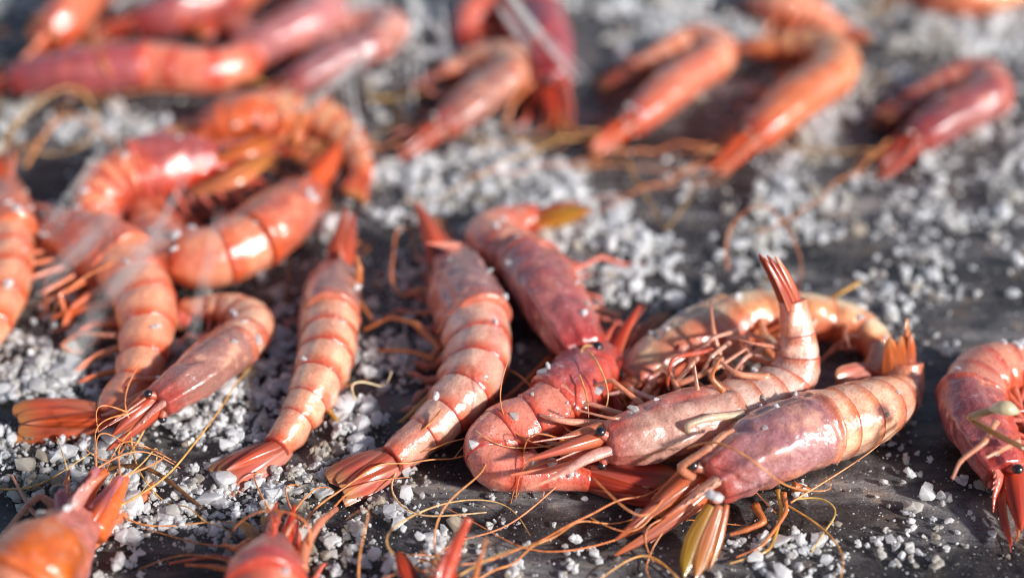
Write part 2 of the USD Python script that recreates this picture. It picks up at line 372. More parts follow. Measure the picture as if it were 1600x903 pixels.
        cl = lerp(cols[0], cols[1], sstep(.15, .7, qq)); cl = lerp(cl, cols[2], sstep(.72, 1.0, qq)); cl = lerp(cl, np.array(cols[0]) * .6 + np.array((.72, .34, .16)) * .5, .8 * sstep(.80, .97, ss)) * (.62 + .7 * fib)[:, None]
        return (V, F), cl
    for sgn in (-1, 1):
        for k, (ang, wd, lo) in enumerate(((.05, .62, .0), (.14, .70, -.12))):
            ang *= spread
            dirn = unit(td * math.cos(ang) + Rr * sgn * math.sin(ang) - Dt * .04)
            dor = unit(Dt * math.cos(.5 * sgn) + Rr * sgn * .45)
            mesh, cl = blade(E - td * rE * .7 + Rr * sgn * rE * (.22 + .22 * k) + Dt * rE * (.12 - .35 * k), dirn, unit(Dt + Rr * sgn * .35 * (k + .4)), tl * (1.0 + .06 * k), Rm * wd * .50 * tail_w, .4, ((np.array(K['pale']) * .6 + np.array(K['side']) * .4) if tail_col is None else tc * .5 + np.array(K['side']) * .5, (tc * .6 + np.array(K['pale']) * .4) * (1.0, .72, .72) if tail_col is None else tc, np.array(K['pale']) * .35 + np.array(yel) * .5 if tail_col is None or tail_col[0] > .6 else tc * .9), sw=(.8, 1.0, .85, .5, .25, .05) if tail_point else (.45, .70, 1.0, 1.0, .80, .40))
            add('uropod', mesh, FIN, cl)
    mesh, cl = blade(E - td * rE * .4 + Dt * rE * .35, td, Dt, tl * .86, Rm * .26, .5, (K['side'], K['band'], K['pale']), .0006, sw=(.9, 1, .75, .45, .2, .05))
    add('telson', mesh, FIN, cl)
    # head
    T0, D0, R0 = fr(0.02)
    H = S(0.0); f = -T0
    if head:
        rt = H + f * Rm * 2.1 + D0 * Rm * .55
        if rostrum is not None: rt = at(rostrum[0], rostrum[1], rostrum[2] * 1e-3)
        r0 = S(.10) + D0 * PROFILE(.10) * Rm * .80
        q = np.linspace(0, 1, 22)
        hd = H + D0 * Rm * .48 + f * Rm * .15
        pth = curve([r0, hd, hd * .5 + rt * .5 + D0 * Rm * .05, rt], 22)
        pth[:, 2] = np.maximum(pth[:, 2], .0012)
        w = np.interp(q, [0, .3, .6, 1], [.15, .13, .075, .012]) * Rm; h = np.interp(q, [0, .3, .5, 1], [.12, .22, .15, .015]) * Rm
        ms = [loft(pth, D0, w, h, 12)]
        for e in np.linspace(.2, .62, 6):
            i = int(e * 21); b0 = pth[i] + D0 * h[i] * .8
            tt = unit(pth[i + 1] - pth[i])
            ms.append(tube([b0, b0 + D0 * Rm * .09 + tt * Rm * .13], Rm * .05, Rm * .008, 4, 5))
        V, F = join(ms)
        al = np.clip(((V - r0) @ unit(rt - r0)) / np.linalg.norm(rt - r0), 0, 1)
        add('rostrum', (V, F), SHELL, lerp(lerp(K['side'], K['pale'], .5 * np.ones(len(V))), K['band'], sstep(.45, 1, al)) , car)
        for sgn in (-1, 1):
            e = H + f * Rm * .14 + R0 * sgn * Rm * .47 + D0 * Rm * .26
            b0 = H - f * Rm * .15 + R0 * sgn * Rm * .22 + D0 * Rm * .25
            if sgn in eyes: add('eyestalk', tube([b0, e], Rm * .15, Rm * .13, 6, 8), LIMB, K['side'], car)
            if sgn in eyes: add('eye', ball(e + R0 * sgn * Rm * .04, Rm * (.15 if quality else .19), 2, (1, 1, .85)), EYE, None, car)
            # antennal scale
            ln = Rm * scale_len * rng.uniform(.9, 1.1)
            dirn = unit(f + R0 * sgn * rng.uniform(-.13, -.02) - D0 * rng.uniform(.0, .10))
            if rostrum is not None: dirn = unit(dirn + .6 * unit(rt - H))
            mesh, cl = blade(H - f * Rm * .25 + R0 * sgn * Rm * .27 + D0 * Rm * .10, dirn, unit(D0 + R0 * sgn * .7), ln, Rm * scale_w, .55, (K['band'], K['side'], K['band']), sw=(.9, 1.0, .70, .40, .20, .04))
            add('antennal_scale', mesh, FIN, cl)
            # antennule: stout base and two short whips
            b0 = H + f * Rm * .1 + R0 * sgn * Rm * .16 + D0 * Rm * .08
            e = b0 + f * Rm * .85 + R0 * sgn * Rm * .08
            add('antennule', tube([b0, b0 * .5 + e * .5, e], Rm * .13, Rm * .08, 8, 7), LIMB, K['side'])
            for k in range(2):
                g = e + unit(f + R0 * rng.normal(0, .5) + D0 * rng.normal(0, .4)) * Rm * rng.uniform(.8, 1.5)
                h2 = g + unit(f * .4 + R0 * rng.normal(0, .8) - np.array([0, 0, .6])) * Rm * rng.uniform(.8, 1.5)
                add('whip', tube([e, g, h2], .00032, .00014, 18, 5), THREAD, (.62, .24, .09))
            # antenna base
            b1 = H - f * Rm * .15 + R0 * sgn * Rm * .28 - D0 * Rm * .20
            add('antenna_base', tube([b1, b1 + f * Rm * .5, b1 + f * Rm * 1.3 - R0 * sgn * Rm * .08], Rm * .26, Rm * .09, 10, 9), LIMB, K['band'])
            for k in range(2 if scale_w > .21 else 0):
                b3 = H + R0 * sgn * Rm * rng.uniform(.05, .4) + D0 * Rm * rng.uniform(-.25, .2)
                e3 = b3 + unit(f + R0 * rng.normal(0, .10) + D0 * rng.normal(-.02, .10) + (.5 * unit(rt - H) if rostrum is not None else 0)) * Rm * rng.uniform(1.2, 2.2)
                add('spine', tube([b3, e3], Rm * .065, Rm * .012, 14, 6), LIMB, lerp(K['band'], K['pale'], np.array(rng.uniform(0, .7))))
            # mouth limb
            b2 = S(.06) - D0 * Rm * .45 + R0 * sgn * Rm * .18
            k1 = b2 + unit(f - D0 * .35 + R0 * sgn * .15) * Rm * .9
            k2 = k1 + unit(f - D0 * .15 + R0 * sgn * rng.normal(.1, .25)) * Rm * .8
            k3 = k2 + unit(f * .5 - D0 * .7) * Rm * .5
            add('mouth_limb', tube([b2, k1, k2, k3], Rm * .17, Rm * .045, 16, 7), LIMB, lerp(K['band'], K['pale'], np.array(.25)))
            # feelers
        for k in range(auto_ant):
            sgn = 1 if k % 2 else -1
            p = H + f * Rm * .55 + R0 * sgn * Rm * .38 - D0 * Rm * .22
            hdg = math.atan2(f[1], f[0]) + rng.normal(0, .6); kap = rng.normal(0, 1) * .5 / Rm * .35
            path, z = [p], p[2]
            for i in range(rng.integers(9, 16)):
                kap += rng.normal(0, .12) / Rm * .6; kap *= .85
                hdg += kap * Rm * .62; z = max(.0014, z * .72 + rng.uniform(-.001, .0042))
                p = np.array([path[-1][0] + math.cos(hdg) * Rm * .62, path[-1][1] + math.sin(hdg) * Rm * .62, z])
                path.append(p)
            cc = np.array([(.60, .24, .08), (.58, .32, .10), (.62, .20, .07)][rng.integers(3)])
            add('antenna', tube(path, *((.00036, .00012) if quality else (.00046, .00018)), 70, 6), THREAD, cc)
    for path in ant:
        pp = [at(x, y, z * 1e-3) for x, y, z in path]
        add('antenna', tube(pp, .00036, .00012, max(40, 14 * len(pp)), 6), THREAD, [(.62, .27, .10), (.60, .36, .15), (.64, .22, .08)][rng.integers(3)])
    # walking legs, swimmerets
    if legs:
        for i in range(5):
            for sgn in (-1, 1):
                if rng.random() > legs: continue
                uu = c * (.30 + .15 * i); Ti, Di, Ri = fr(uu); rr_ = PROFILE(uu) * Rm
                b0 = S(uu) - Di * rr_ * .70 + Ri * sgn * rr_ * .30
                fw = -Ti * (.9 - .32 * i)
                k1 = b0 + unit(-Di * .7 + fw * .7 + Ri * sgn * (.35 + rng.normal(0, .25))) * Rm * rng.uniform(1.0, 1.4)
                k2 = k1 + unit(-Di * .35 + fw * .4 - Ti * rng.normal(0, .5) - Ri * sgn * rng.uniform(-.2, .5)) * Rm * rng.uniform(.6, .9)
                k3 = k2 + unit(-Di * .5 - fw * rng.uniform(-.5, .6) + Ri * rng.normal(0, .5)) * Rm * rng.uniform(.5, .9)
                cl = lerp(K['band'], K['pale'], np.array(rng.uniform(0, .6)))
                seg = np.vstack([np.linspace(b0, k1, 6)[:-1], np.linspace(k1, k2, 5)[:-1], np.linspace(k2, k3, 6)])
                r = np.interp(np.linspace(0, 1, len(seg)), [0, .3, .36, .62, .68, 1], [.085, .065, .075, .05, .055, .015]) * Rm
                seg[:, 2] = np.maximum(seg[:, 2], r + 2e-4)
                add('leg', loft(seg, any_dorsal(seg), r, r, 8), LIMB, cl)
    if swim:
        for i in range(5):
            for sgn in (-1, 1):
                uu = c + (1 - c) * (SEGS[i] + .45 * (SEGS[i + 1] - SEGS[i])); Ti, Di, Ri = fr(uu); rr_ = PROFILE(uu) * Rm
                b0 = S(uu) - Di * rr_ * .74 + Ri * sgn * rr_ * .38
                k1 = b0 + unit(-Di * .8 - Ti * rng.uniform(-.2, .5) + Ri * sgn * .2) * rr_ * .95
                k2 = k1 + unit(-Di * .6 + Ti * rng.uniform(-.3, .9) + Ri * rng.normal(0, .2)) * rr_ * rng.uniform(.7, 1.0)
                seg = np.vstack([np.linspace(b0, k1, 6)[:-1], np.linspace(k1, k2, 9)])
                q = np.linspace(0, 1, len(seg))
                a = np.interp(q, [0, .35, .42, .7, 1], [.17, .14, .12, .17, .03]) * rr_; b = np.interp(q, [0, .35, .5, 1], [.11, .1, .04, .015]) * rr_
                seg[:, 2] = np.maximum(seg[:, 2], a * .7 + 2e-4)
                add('swimmeret', loft(seg, Ti, a, b, 8), LIMB, lerp(K['band'], K['pale'], np.array(rng.uniform(0, .45))))
    # single pieces seen in the photograph: (kind, path in the photograph, half width mm, colour)
    for kind, path, hw, cl in extra:
        pp = [at(x, y, z * 1e-3) for x, y, z in path]
        if kind == 'blade':
            Q = curve(pp, 18); q = np.linspace(0, 1, 18)
            tow = unit(CAM - Q.mean(0)) * .6 + np.array([.35, 0, .6])
            wdt = hw * 1e-3 * np.interp(q, [0, .1, .5, .8, 1], [.5, .7, 1, .8, .12])
            Q[:, 2] = np.maximum(Q[:, 2], .001)
            mesh = loft(Q, tow, wdt, .00045, 30, .0002, .12, .2)
            mesh[0][:, 2] = np.maximum(mesh[0][:, 2], 3e-4)
            qq = np.r_[np.repeat(q, 30), 0, 1]
            add('antennal_scale', mesh, FIN, lerp(cl, np.array(cl) * (.9, 1.0, .55), sstep(.3, .9, qq)) * (.55 + .8 * meshkit.noise(np.stack([np.r_[np.tile(np.sin(np.linspace(0, 2 * np.pi, 30, endpoint=False)), 18), 0, 0] * 5, qq * 2, qq * 0], -1), seed))[:, None])
        else:
            seg = np.vstack([np.linspace(a_, b_, 8)[(1 if i_ else 0):] for i_, (a_, b_) in enumerate(zip(pp, pp[1:]))])
            for _ in range(3): seg[1:-1] = seg[1:-1] * .5 + (seg[:-2] + seg[2:]) * .25
            q = np.linspace(0, 1, len(seg)); kn = np.abs(((q * (len(pp) - 1)) + .5) % 1 - .5)
            rr2 = hw * .8e-3 * (1 - .62 * q) * (1 + .22 * np.exp(-(kn / .10) ** 2))
            seg[:, 2] = np.maximum(seg[:, 2], rr2 + 2e-4)
            add(kind, loft(seg, any_dorsal(seg), rr2, rr2, 9), LIMB, np.array(cl) * rng.uniform(.7, 1.0))
    return o

O, PK, YL, RD = (.64, .19, .06), (.70, .27, .16), (.58, .30, .06), (.50, .07, .035)
SHORT = {1: 'the curved banded shrimp with the tail pointing left', 2: 'the brownish shrimp with its head pointing down left', 3: 'the pale straight shrimp', 4: 'the large purple-backed shrimp', 5: 'the shrimp with the yellow tail tip', 6: 'the dark pink curled shrimp in the centre',
         7: 'the shrimp with the raised tail', 8: 'the pale arched shrimp', 9: 'the big glossy lower right shrimp', 10: 'the red shrimp at the right edge', 11: 'the shrimp head in the bottom left corner', 12: 'the reddish head at the bottom edge', 13: 'the bright red snout at the bottom edge', 14: 'the orange shrimp at the left edge',
         15: 'the plump amber shrimp', 16: 'the curled shrimp with long folded arms', 17: 'the arching shrimp with its tail bent down', 18: 'the long upper left shrimp', 19: 'the pink upper left shrimp', 20: 'the small upper left shrimp', 21: 'the orange head in the upper left corner', 22: 'the deep red shrimp at the top edge',
         23: 'the dark red shrimp at top centre', 24: 'the pink shrimp leftmost of the four alike', 25: 'the second of the four alike shrimps', 26: 'the third of the four alike shrimps', 27: 'the rightmost of the four alike shrimps', 28: 'the pale shrimp at the top edge', 29: 'the shrimp in the top right corner'}
centres = {}
# --- sharp foreground
shrimp('curved orange-banded shrimp with its folded tail pointing to the left edge', [(80, 362), (150, 392), (208, 440), (228, 515), (214, 585), (165, 655)], 57, -60, (8, 664, 4), 'orange', seed=1, c=.36, spread=.6, auto_ant=1,
       ant=[[(200, 400, 18), (95, 465, 16), (80, 500, 6)]], extra=[('leg', [(185, 525, 12), (120, 520, 10), (95, 540, 6), (110, 550, 4), (130, 548, 3)], 1.3, PK)])
shrimp('brownish pink shrimp with its black-eyed head beside the tail of another', [(243, 630, 8), (300, 590, 6), (355, 548, 2), (392, 515), (368, 490), (325, 484), (285, 484)], 43, 62, (255, 520, 0), 'purple', seed=2, c=.46, rostrum=(185, 690, 8), legs=.6, auto_ant=1,
       ant=[[(215, 665, 8), (200, 650, 14), (196, 620, 16), (220, 565, 22)], [(240, 640, 9), (215, 690, 5), (180, 740, 3), (150, 790, 2)]])
shrimp('pale pink straight shrimp on the salt with its tail towards the viewer', [(528, 432), (516, 480), (512, 540), (494, 600), (464, 655), (432, 700)], 55, -12, (330, 752, 2), 'purple', seed=3, rostrum=(530, 378, 20), legs=.5, auto_ant=1, spread=.8,
       extra=[('leg', [(560, 470, 6), (590, 510, 4)], 1.0, O), ('leg', [(505, 630, 4), (525, 655, 3), (537, 678, 2)], 1.2, YL), ('antennule', [(560, 440, 14), (562, 420, 20), (557, 400, 22)], 1.6, O)])
shrimp('large purple-backed shrimp whose striped tail ends at the lower centre of the salt', [(706, 418), (722, 470), (745, 530), (738, 590), (694, 650), (640, 696), (612, 718)], 62, -32, (515, 772, 2), 'purple', seed=4, c=.40, rostrum=(665, 380, 24), legs=.8, auto_ant=1, spread=.8,
       extra=[('leg', [(690, 545, 10), (650, 505, 12), (610, 495, 8), (570, 515, 3)], 1.5, O), ('leg', [(680, 560, 8), (640, 548, 8), (590, 548, 3)], 1.4, O), ('mouth_limb', [(690, 460, 10), (655, 450, 8), (630, 465, 4), (610, 440, 10), (618, 360, 12), (640, 352, 12), (652, 410, 3)], .8, O),
              ('leg', [(690, 600, 8), (650, 640, 5), (625, 660, 2)], 1.5, YL)],
       ant=[[(690, 640, 18), (640, 685, 10), (626, 697, 8), (640, 704, 7), (690, 695, 10), (755, 680, 8)]])
shrimp('red shrimp with a dark purple back and a yellow tail tip pointing right', [(918, 560, 4), (888, 505, 3), (850, 445, 2), (806, 402), (770, 380), (792, 352), (842, 342, 4)], 56, -48, (926, 318, 8), 'plum', seed=5, c=.50, legs=1.0, auto_ant=1, tail_col=(.64, .34, .03),
       extra=[('leg', [(880, 470, 14), (910, 478, 14), (935, 480, 12)], 1.2, PK), ('leg', [(900, 500, 10), (925, 545, 8), (960, 575, 10)], 1.8, O), ('leg', [(890, 530, 10), (905, 560, 9), (900, 590, 8)], 2.2, RD)], ant=[[(960, 560, 14), (915, 540, 18), (912, 600, 14), (916, 650, 10)]])
shrimp('dark pink shrimp with a glossy shell curled under the feelers of its neighbour', [(955, 560, 2), (922, 590, 2), (880, 630, 2), (825, 665, 1), (775, 692), (770, 722), (830, 738), (920, 748)], 53, 55, (1062, 778, 2), 'plum', seed=6, c=.36, eyes=(), scale_w=.24, rostrum=(968, 500, 18), legs=.9, auto_ant=1,
       ant=[[(905, 585, 22), (914, 610, 20), (920, 660, 18)], [(915, 545, 20), (935, 570, 24), (950, 620, 18), (890, 690, 8)], [(965, 520, 10), (1000, 525, 8), (1035, 520, 3)]], extra=[('blade', [(985, 555, 8), (1010, 515, 8), (1045, 488, 4)], 2.2, O), ('leg', [(860, 560, 4), (800, 615, 6), (760, 640, 3)], 1.3, O), ('leg', [(865, 590, 6), (810, 640, 6), (730, 690, 2)], 1.2, RD)])
shrimp('pale pink shrimp with a black eye and its tail raised in the air', [(942, 692, 10), (990, 682, 8), (1060, 660, 6), (1130, 645, 3), (1192, 625, 3), (1236, 590, 6), (1244, 530, 18), (1236, 470, 30)], 53, [75, 70, 60, 80], (1194, 386, 48), 'pale', seed=7, c=.46, scale_w=.22, scale_len=2.8, rostrum=(822, 764, 22), legs=.8, auto_ant=1, spread=.12, tail_w=.75, tail_point=True, tail_col=RD,
       ant=[[(885, 703, 10), (840, 694, 13), (800, 670, 15), (782, 625, 20), (795, 560, 28)], [(930, 708, 8), (860, 768, 5), (770, 830, 3), (690, 862, 4), (672, 900, 2)], [(1000, 690, 10), (900, 690, 12), (770, 690, 16), (743, 672, 18)]],
       extra=[('leg', [(1010, 655, 16), (985, 650, 20), (960, 655, 22), (900, 640, 22)], 1.0, PK), ('leg', [(1090, 610, 24), (1085, 570, 30)], .9, PK), ('leg', [(1200, 590, 20), (1150, 585, 22), (1120, 560, 22)], 1.5, PK), ('leg', [(1130, 610, 22), (1110, 590, 26), (1125, 560, 26)], 1.3, O)])
shrimp('big glossy purple-headed shrimp lying lowest right of centre', [(1100, 752, 4), (1140, 726, 3), (1205, 695, 2), (1268, 672, 1), (1325, 656), (1382, 632), (1412, 598), (1414, 566, 6)], 68, 48, (1412, 500, 24), 'mauve', seed=9, c=.44, scale_w=.26, scale_len=2.7, tail_point=True, rostrum=(1022, 818, 6), legs=.8, auto_ant=1, spread=1.5, tail_col=O,
       ant=[[(1040, 812, 5), (930, 852, 2), (830, 858, 2), (745, 818, 2), (690, 790, 2)], [(1075, 700, 22), (1120, 692, 28), (1190, 730, 26), (1250, 764, 14), (1298, 757, 10), (1290, 745, 10)], [(1235, 785, 6), (1300, 745, 8), (1360, 705, 10), (1412, 662, 14)]],
       extra=[('blade', [(1112, 790, 12), (1088, 840, 7), (1068, 902, 1)], 3.0, (.44, .24, .05)), ('blade', [(1125, 790, 12), (1104, 850, 6), (1086, 905, 1)], 2.6, (.62, .25, .13)), ('blade', [(1136, 788, 12), (1122, 845, 6), (1108, 890, 1)], 1.5, (.62, .22, .10)), ('leg', [(1160, 648, 20), (1110, 652, 24), (1072, 664, 24), (1080, 690, 16), (1092, 700, 14)], 1.6, (.70, .50, .34)),
              ('leg', [(1080, 745, 14), (1060, 730, 20), (1110, 698, 26), (1130, 680, 26), (1145, 672, 24)], 1.7, PK), ('leg', [(1180, 790, 3), (1195, 815, 3), (1165, 828, 2), (1140, 835, 1)], 1.6, O), ('leg', [(1215, 765, 5), (1222, 800, 2), (1205, 860, 1), (1140, 880, 1)], .9, YL), ('leg', [(1225, 770, 5), (1230, 800, 3), (1190, 855, 2), (1150, 870, 1)], .9, O), ('leg', [(1240, 760, 5), (1265, 765, 4)], 2.0, O)])
shrimp('red and purple shrimp cut by the right edge under a brown husk', [(1575, 745, 3), (1552, 700, 2), (1526, 648), (1532, 596), (1575, 578), (1630, 592), (1670, 640)], 54, -58, (1690, 720, 2), 'plum', seed=10, c=.42, rostrum=(1552, 800, 6), legs=.9, auto_ant=1,
       extra=[('leg', [(1556, 660, 26), (1540, 690, 28), (1500, 720, 24), (1488, 748, 20)], 1.2, PK), ('leg', [(1590, 690, 20), (1560, 705, 24), (1540, 715, 24)], 1.2, PK), ('leg', [(1590, 790, 8), (1592, 815, 5), (1588, 845, 1)], 1.6, O)])
shrimp('big shrimp head at the bottom left corner, glowing orange inside, long pointed snout', [(128, 806, 8), (98, 850, 4), (52, 910, 2), (0, 985), (-30, 1070), (-40, 1130)], 92, -8, None, 'amber', seed=11, c=.5, scale_len=1.0, scale_w=.13, taper=.62, eyes=(1,), rostrum=(170, 738, 22), legs=.5, auto_ant=1,
       ant=[[(112, 780, 10), (105, 735, 14), (88, 682, 16)], [(150, 800, 6), (180, 758, 8), (230, 715, 8), (244, 700, 8), (240, 735, 5), (215, 775, 2)], [(180, 765, 6), (182, 790, 4), (210, 815, 3), (300, 818, 3), (360, 816, 4), (400, 835, 6)]],
       extra=[('mouth_limb', [(60, 860, 10), (35, 880, 8), (-5, 920, 4)], 1.6, PK), ('mouth_limb', [(95, 800, 8), (60, 770, 12), (0, 840, 6)], 1.8, (.62, .24, .18)), ('mouth_limb', [(75, 815, 10), (50, 800, 10), (18, 742, 10)], 1.0, PK), ('mouth_limb', [(140, 800, 8), (165, 770, 10), (180, 745, 12)], 1.3, O), ('mouth_limb', [(112, 790, 12), (100, 760, 14), (108, 735, 14)], 1.0, RD), ('mouth_limb', [(150, 830, 6), (160, 800, 8), (155, 775, 8)], 1.5, (.55, .2, .2))])
shrimp('reddish shrimp head at the bottom edge between heaps of coarse salt', [(432, 848, 4), (424, 885, 3), (418, 945, 2), (418, 1015), (430, 1085)], 74, 4, None, 'red', seed=12, c=.5, eyes=(), taper=.5, scale_len=1.1, scale_w=.16, rostrum=(444, 798, 20), legs=.6, auto_ant=1,
       ant=[[(380, 853, 6), (320, 850, 4), (270, 838, 4), (228, 826, 3)], [(370, 880, 5), (280, 868, 4), (215, 890, 2)], [(480, 870, 8), (480, 820, 16), (440, 798, 18), (380, 812, 14), (350, 850, 6)], [(485, 850, 10), (520, 795, 8), (560, 760, 6), (640, 745, 4)]],
       extra=[('mouth_limb', [(405, 850, 8), (388, 848, 8), (370, 858, 6), (350, 850, 2)], 2.2, O), ('mouth_limb', [(470, 890, 8), (478, 850, 10), (500, 815, 12), (525, 795, 8)], 2.4, (.66, .24, .14)), ('mouth_limb', [(400, 905, 6), (340, 885, 4), (290, 882, 1)], 1.4, O), ('mouth_limb', [(395, 880, 6), (330, 868, 4), (265, 880, 1)], 1.2, RD),
              ('blade', [(405, 850, 9), (392, 828, 8), (378, 815, 6)], 2.2, YL), ('blade', [(422, 845, 12), (420, 825, 12), (410, 806, 10)], 1.7, (.60, .34, .10)), ('mouth_limb', [(440, 850, 12), (452, 825, 14), (462, 812, 14)], 1.1, PK), ('mouth_limb', [(425, 850, 14), (428, 830, 16), (424, 805, 16)], .9, RD)])
shrimp('bright red shrimp snout rising from the bottom edge', [(688, 940, 4), (688, 990, 3), (694, 1050, 2), (706, 1115)], 64, 5, None, 'red', seed=13, c=.5, eyes=(), taper=.55, scale_len=1.1, scale_w=.16, rostrum=(728, 812, 24), legs=.7, auto_ant=1,
       ant=[[(640, 880, 8), (610, 860, 10), (604, 845, 10), (640, 808, 8), (720, 782, 6), (790, 790, 3), (828, 836, 2)], [(715, 900, 6), (770, 870, 10), (862, 845, 16)], [(560, 910, 2), (565, 850, 12), (575, 802, 18), (540, 812, 8)], [(700, 890, 10), (680, 860, 8), (690, 800, 12), (745, 745, 14), (758, 710, 12), (735, 690, 10), (710, 715, 9)]],
       extra=[('blade', [(645, 920, 8), (634, 885, 10), (622, 862, 10)], 2.6, RD), ('mouth_limb', [(684, 930, 8), (706, 868, 16), (731, 810, 26)], 3.6, RD), ('mouth_limb', [(740, 910, 8), (750, 875, 14), (760, 840, 20)], 1.1, O)])
rl = np.random.default_rng(3)
heap = []
for k in range(8):
    x0, y0 = rl.uniform(1090, 1215), rl.uniform(510, 560); x2, y2 = x0 - rl.uniform(10, 90), y0 + rl.uniform(25, 70); z0 = rl.uniform(10, 20)
    heap.append(('leg', [(x0, y0, z0), ((x0 + x2) / 2 + rl.normal(0, 14), (y0 + y2) / 2 - rl.uniform(0, 16), z0 + 5), (x2, y2, max(4, z0 - 4)), (x2 - rl.uniform(-10, 25), y2 + rl.uniform(-18, 14), max(3, z0 - 6))], rl.uniform(.8, 1.15), [RD, (.72, .36, .26), (.72, .34, .24)][k % 3]))
shrimp('pale shrimp arched behind the raised tail, belly and legs to the viewer', [(985, 604), (1040, 560), (1120, 518), (1200, 492), (1280, 498), (1338, 512), (1372, 550), (1358, 592)], 49, -92, (1300, 618, 2), 'pale', seed=8, c=.40, legs=1.0, auto_ant=1,
       ant=[[(1138, 420, 4), (1140, 360, 14), (1190, 322, 22), (1232, 360, 18), (1252, 420, 10), (1240, 470, 4)]], extra=heap + [('leg', [(1130, 570, 14), (1115, 520, 22), (1110, 470, 26)], 1.1, PK), ('leg', [(1060, 600, 14), (1120, 575, 18), (1180, 535, 20)], 1.3, PK)])
# --- left and middle, softer
shrimp('orange shrimp body cut by the left edge, back to the right', [(-2, 300), (4, 350), (8, 420), (-6, 490), (-50, 550), (-100, 575)], 50, -55, None, 'orange', seed=14, rostrum=(20, 225, 14), c=.36)
shrimp('plump amber shrimp with bright highlights, head pointing up to the right', [(478, 308), (432, 346), (380, 384), (320, 404), (268, 392), (236, 356), (226, 322)], 58, -55, (240, 280, 3), 'orange', seed=15, c=.36, rostrum=(492, 278, 12), auto_ant=1)
shrimp('pinkish red shrimp curled over its neighbour with long arms folded to the right', [(335, 256, 6), (290, 258, 5), (230, 268, 4), (170, 296, 3), (150, 338, 2), (180, 378, 2)], 50, 50, (262, 372, 8), 'red', seed=16, c=.42, rostrum=(436, 218, 18), scale_len=3.0, auto_ant=1,
       extra=[('blade', [(330, 250, 16), (380, 235, 18), (436, 216, 16)], 3.0, O), ('blade', [(300, 300, 12), (360, 280, 16), (425, 240, 14)], 3.4, (.68, .26, .12))])
shrimp('orange shrimp arching behind, its tail bent down to the salt', [(318, 208), (370, 192), (430, 182), (490, 186), (535, 212), (560, 248), (566, 280)], 40, -50, (562, 316, 1), 'orange', seed=17, c=.34, auto_ant=1, extra=[('leg', [(470, 180, 22), (462, 215, 20), (462, 250, 8)], 2.2, O)])
# --- far rows, blurred
shrimp('long shrimp curled at the upper left with its belly turned up', [(20, 126), (80, 118), (160, 110), (240, 104), (310, 112), (368, 104), (388, 66), (350, 34)], 44, 55, (290, 42, 4), 'red', seed=18, quality=0, c=.40)
shrimp('pink shrimp lying behind the upper left group, highlight on its side', [(372, 92), (430, 62), (478, 40), (502, 0), (478, -40), (420, -50)], 40, 50, None, 'pink', seed=19, quality=0, c=.46)
shrimp('small blurred shrimp in the upper left row with a rounded orange back', [(446, 136), (490, 112), (545, 84), (592, 66), (606, 42), (560, 36), (500, 62)], 34, 60, None, 'purple', seed=20, quality=0, c=.46)
shrimp('bright orange shrimp head in the upper left corner with tangled limbs', [(70, 72), (96, 40), (124, 0), (150, -50), (150, -90)], 42, 20, None, 'orange', seed=21, quality=0, c=.5, extra=[('leg', [(90, 60, 20), (60, 20, 24), (40, 60, 10)], 2.0, O), ('leg', [(140, 40, 20), (160, 100, 20), (185, 135, 8)], 1.8, O)])
shrimp('deep red shrimp at the top edge behind the upper left group', [(215, 40), (270, 24), (330, 4), (390, -20), (430, -70)], 38, 30, None, 'red', seed=22, quality=0, c=.46)
shrimp('dark red shrimp at the top centre with its head hanging towards the viewer', [(862, 142), (852, 92), (832, 36), (790, 2), (745, 22), (728, 62)], 46, 48, (735, 100, 2), 'red', seed=23, quality=0, c=.48, extra=[('leg', [(830, 130, 14), (800, 160, 8), (790, 195, 2), (815, 215, 2)], 1.5, O)])
shrimp('blurred pink shrimp at top centre, leftmost of the four alike far shrimps', [(682, 203), (728, 169), (772, 135), (800, 111), (778, 93), (730, 101), (690, 117)], 38, 58, None, 'purple', seed=24, quality=0, c=.48, rostrum=(628, 246, 5))
shrimp('red-orange shrimp, second from left of the four alike far ones', [(976, 199), (1030, 155), (1084, 113), (1118, 85), (1096, 69), (1040, 87), (986, 113)], 38, 52, None, 'orange', seed=25, quality=0, c=.48, rostrum=(930, 232, 4))
shrimp('orange shrimp with a pointed head, third of the four alike far ones', [(1168, 221), (1214, 181), (1262, 143), (1304, 111), (1296, 85), (1236, 75), (1170, 77)], 42, 52, None, 'orange', seed=26, quality=0, c=.48, rostrum=(1118, 276, 4))
shrimp('red shrimp with a shiny purple back, rightmost of the four alike', [(1424, 223), (1462, 197), (1508, 171), (1542, 145), (1530, 127), (1476, 135), (1420, 161)], 42, 50, (1360, 190, 3), 'plum', seed=27, quality=0, c=.48, rostrum=(1392, 276, 4))
shrimp('pale orange shrimp at the top edge, right of centre', [(1196, -10), (1220, 12), (1256, 20), (1290, 36), (1320, 52)], 34, -40, (1370, 62, 2), 'orange', seed=28, quality=0)
shrimp('pale orange shrimp mostly cut off by the top right edge', [(1440, 2), (1490, -2), (1540, -6), (1590, -16), (1630, -40)], 32, 40, None, 'orange', seed=29, quality=0)

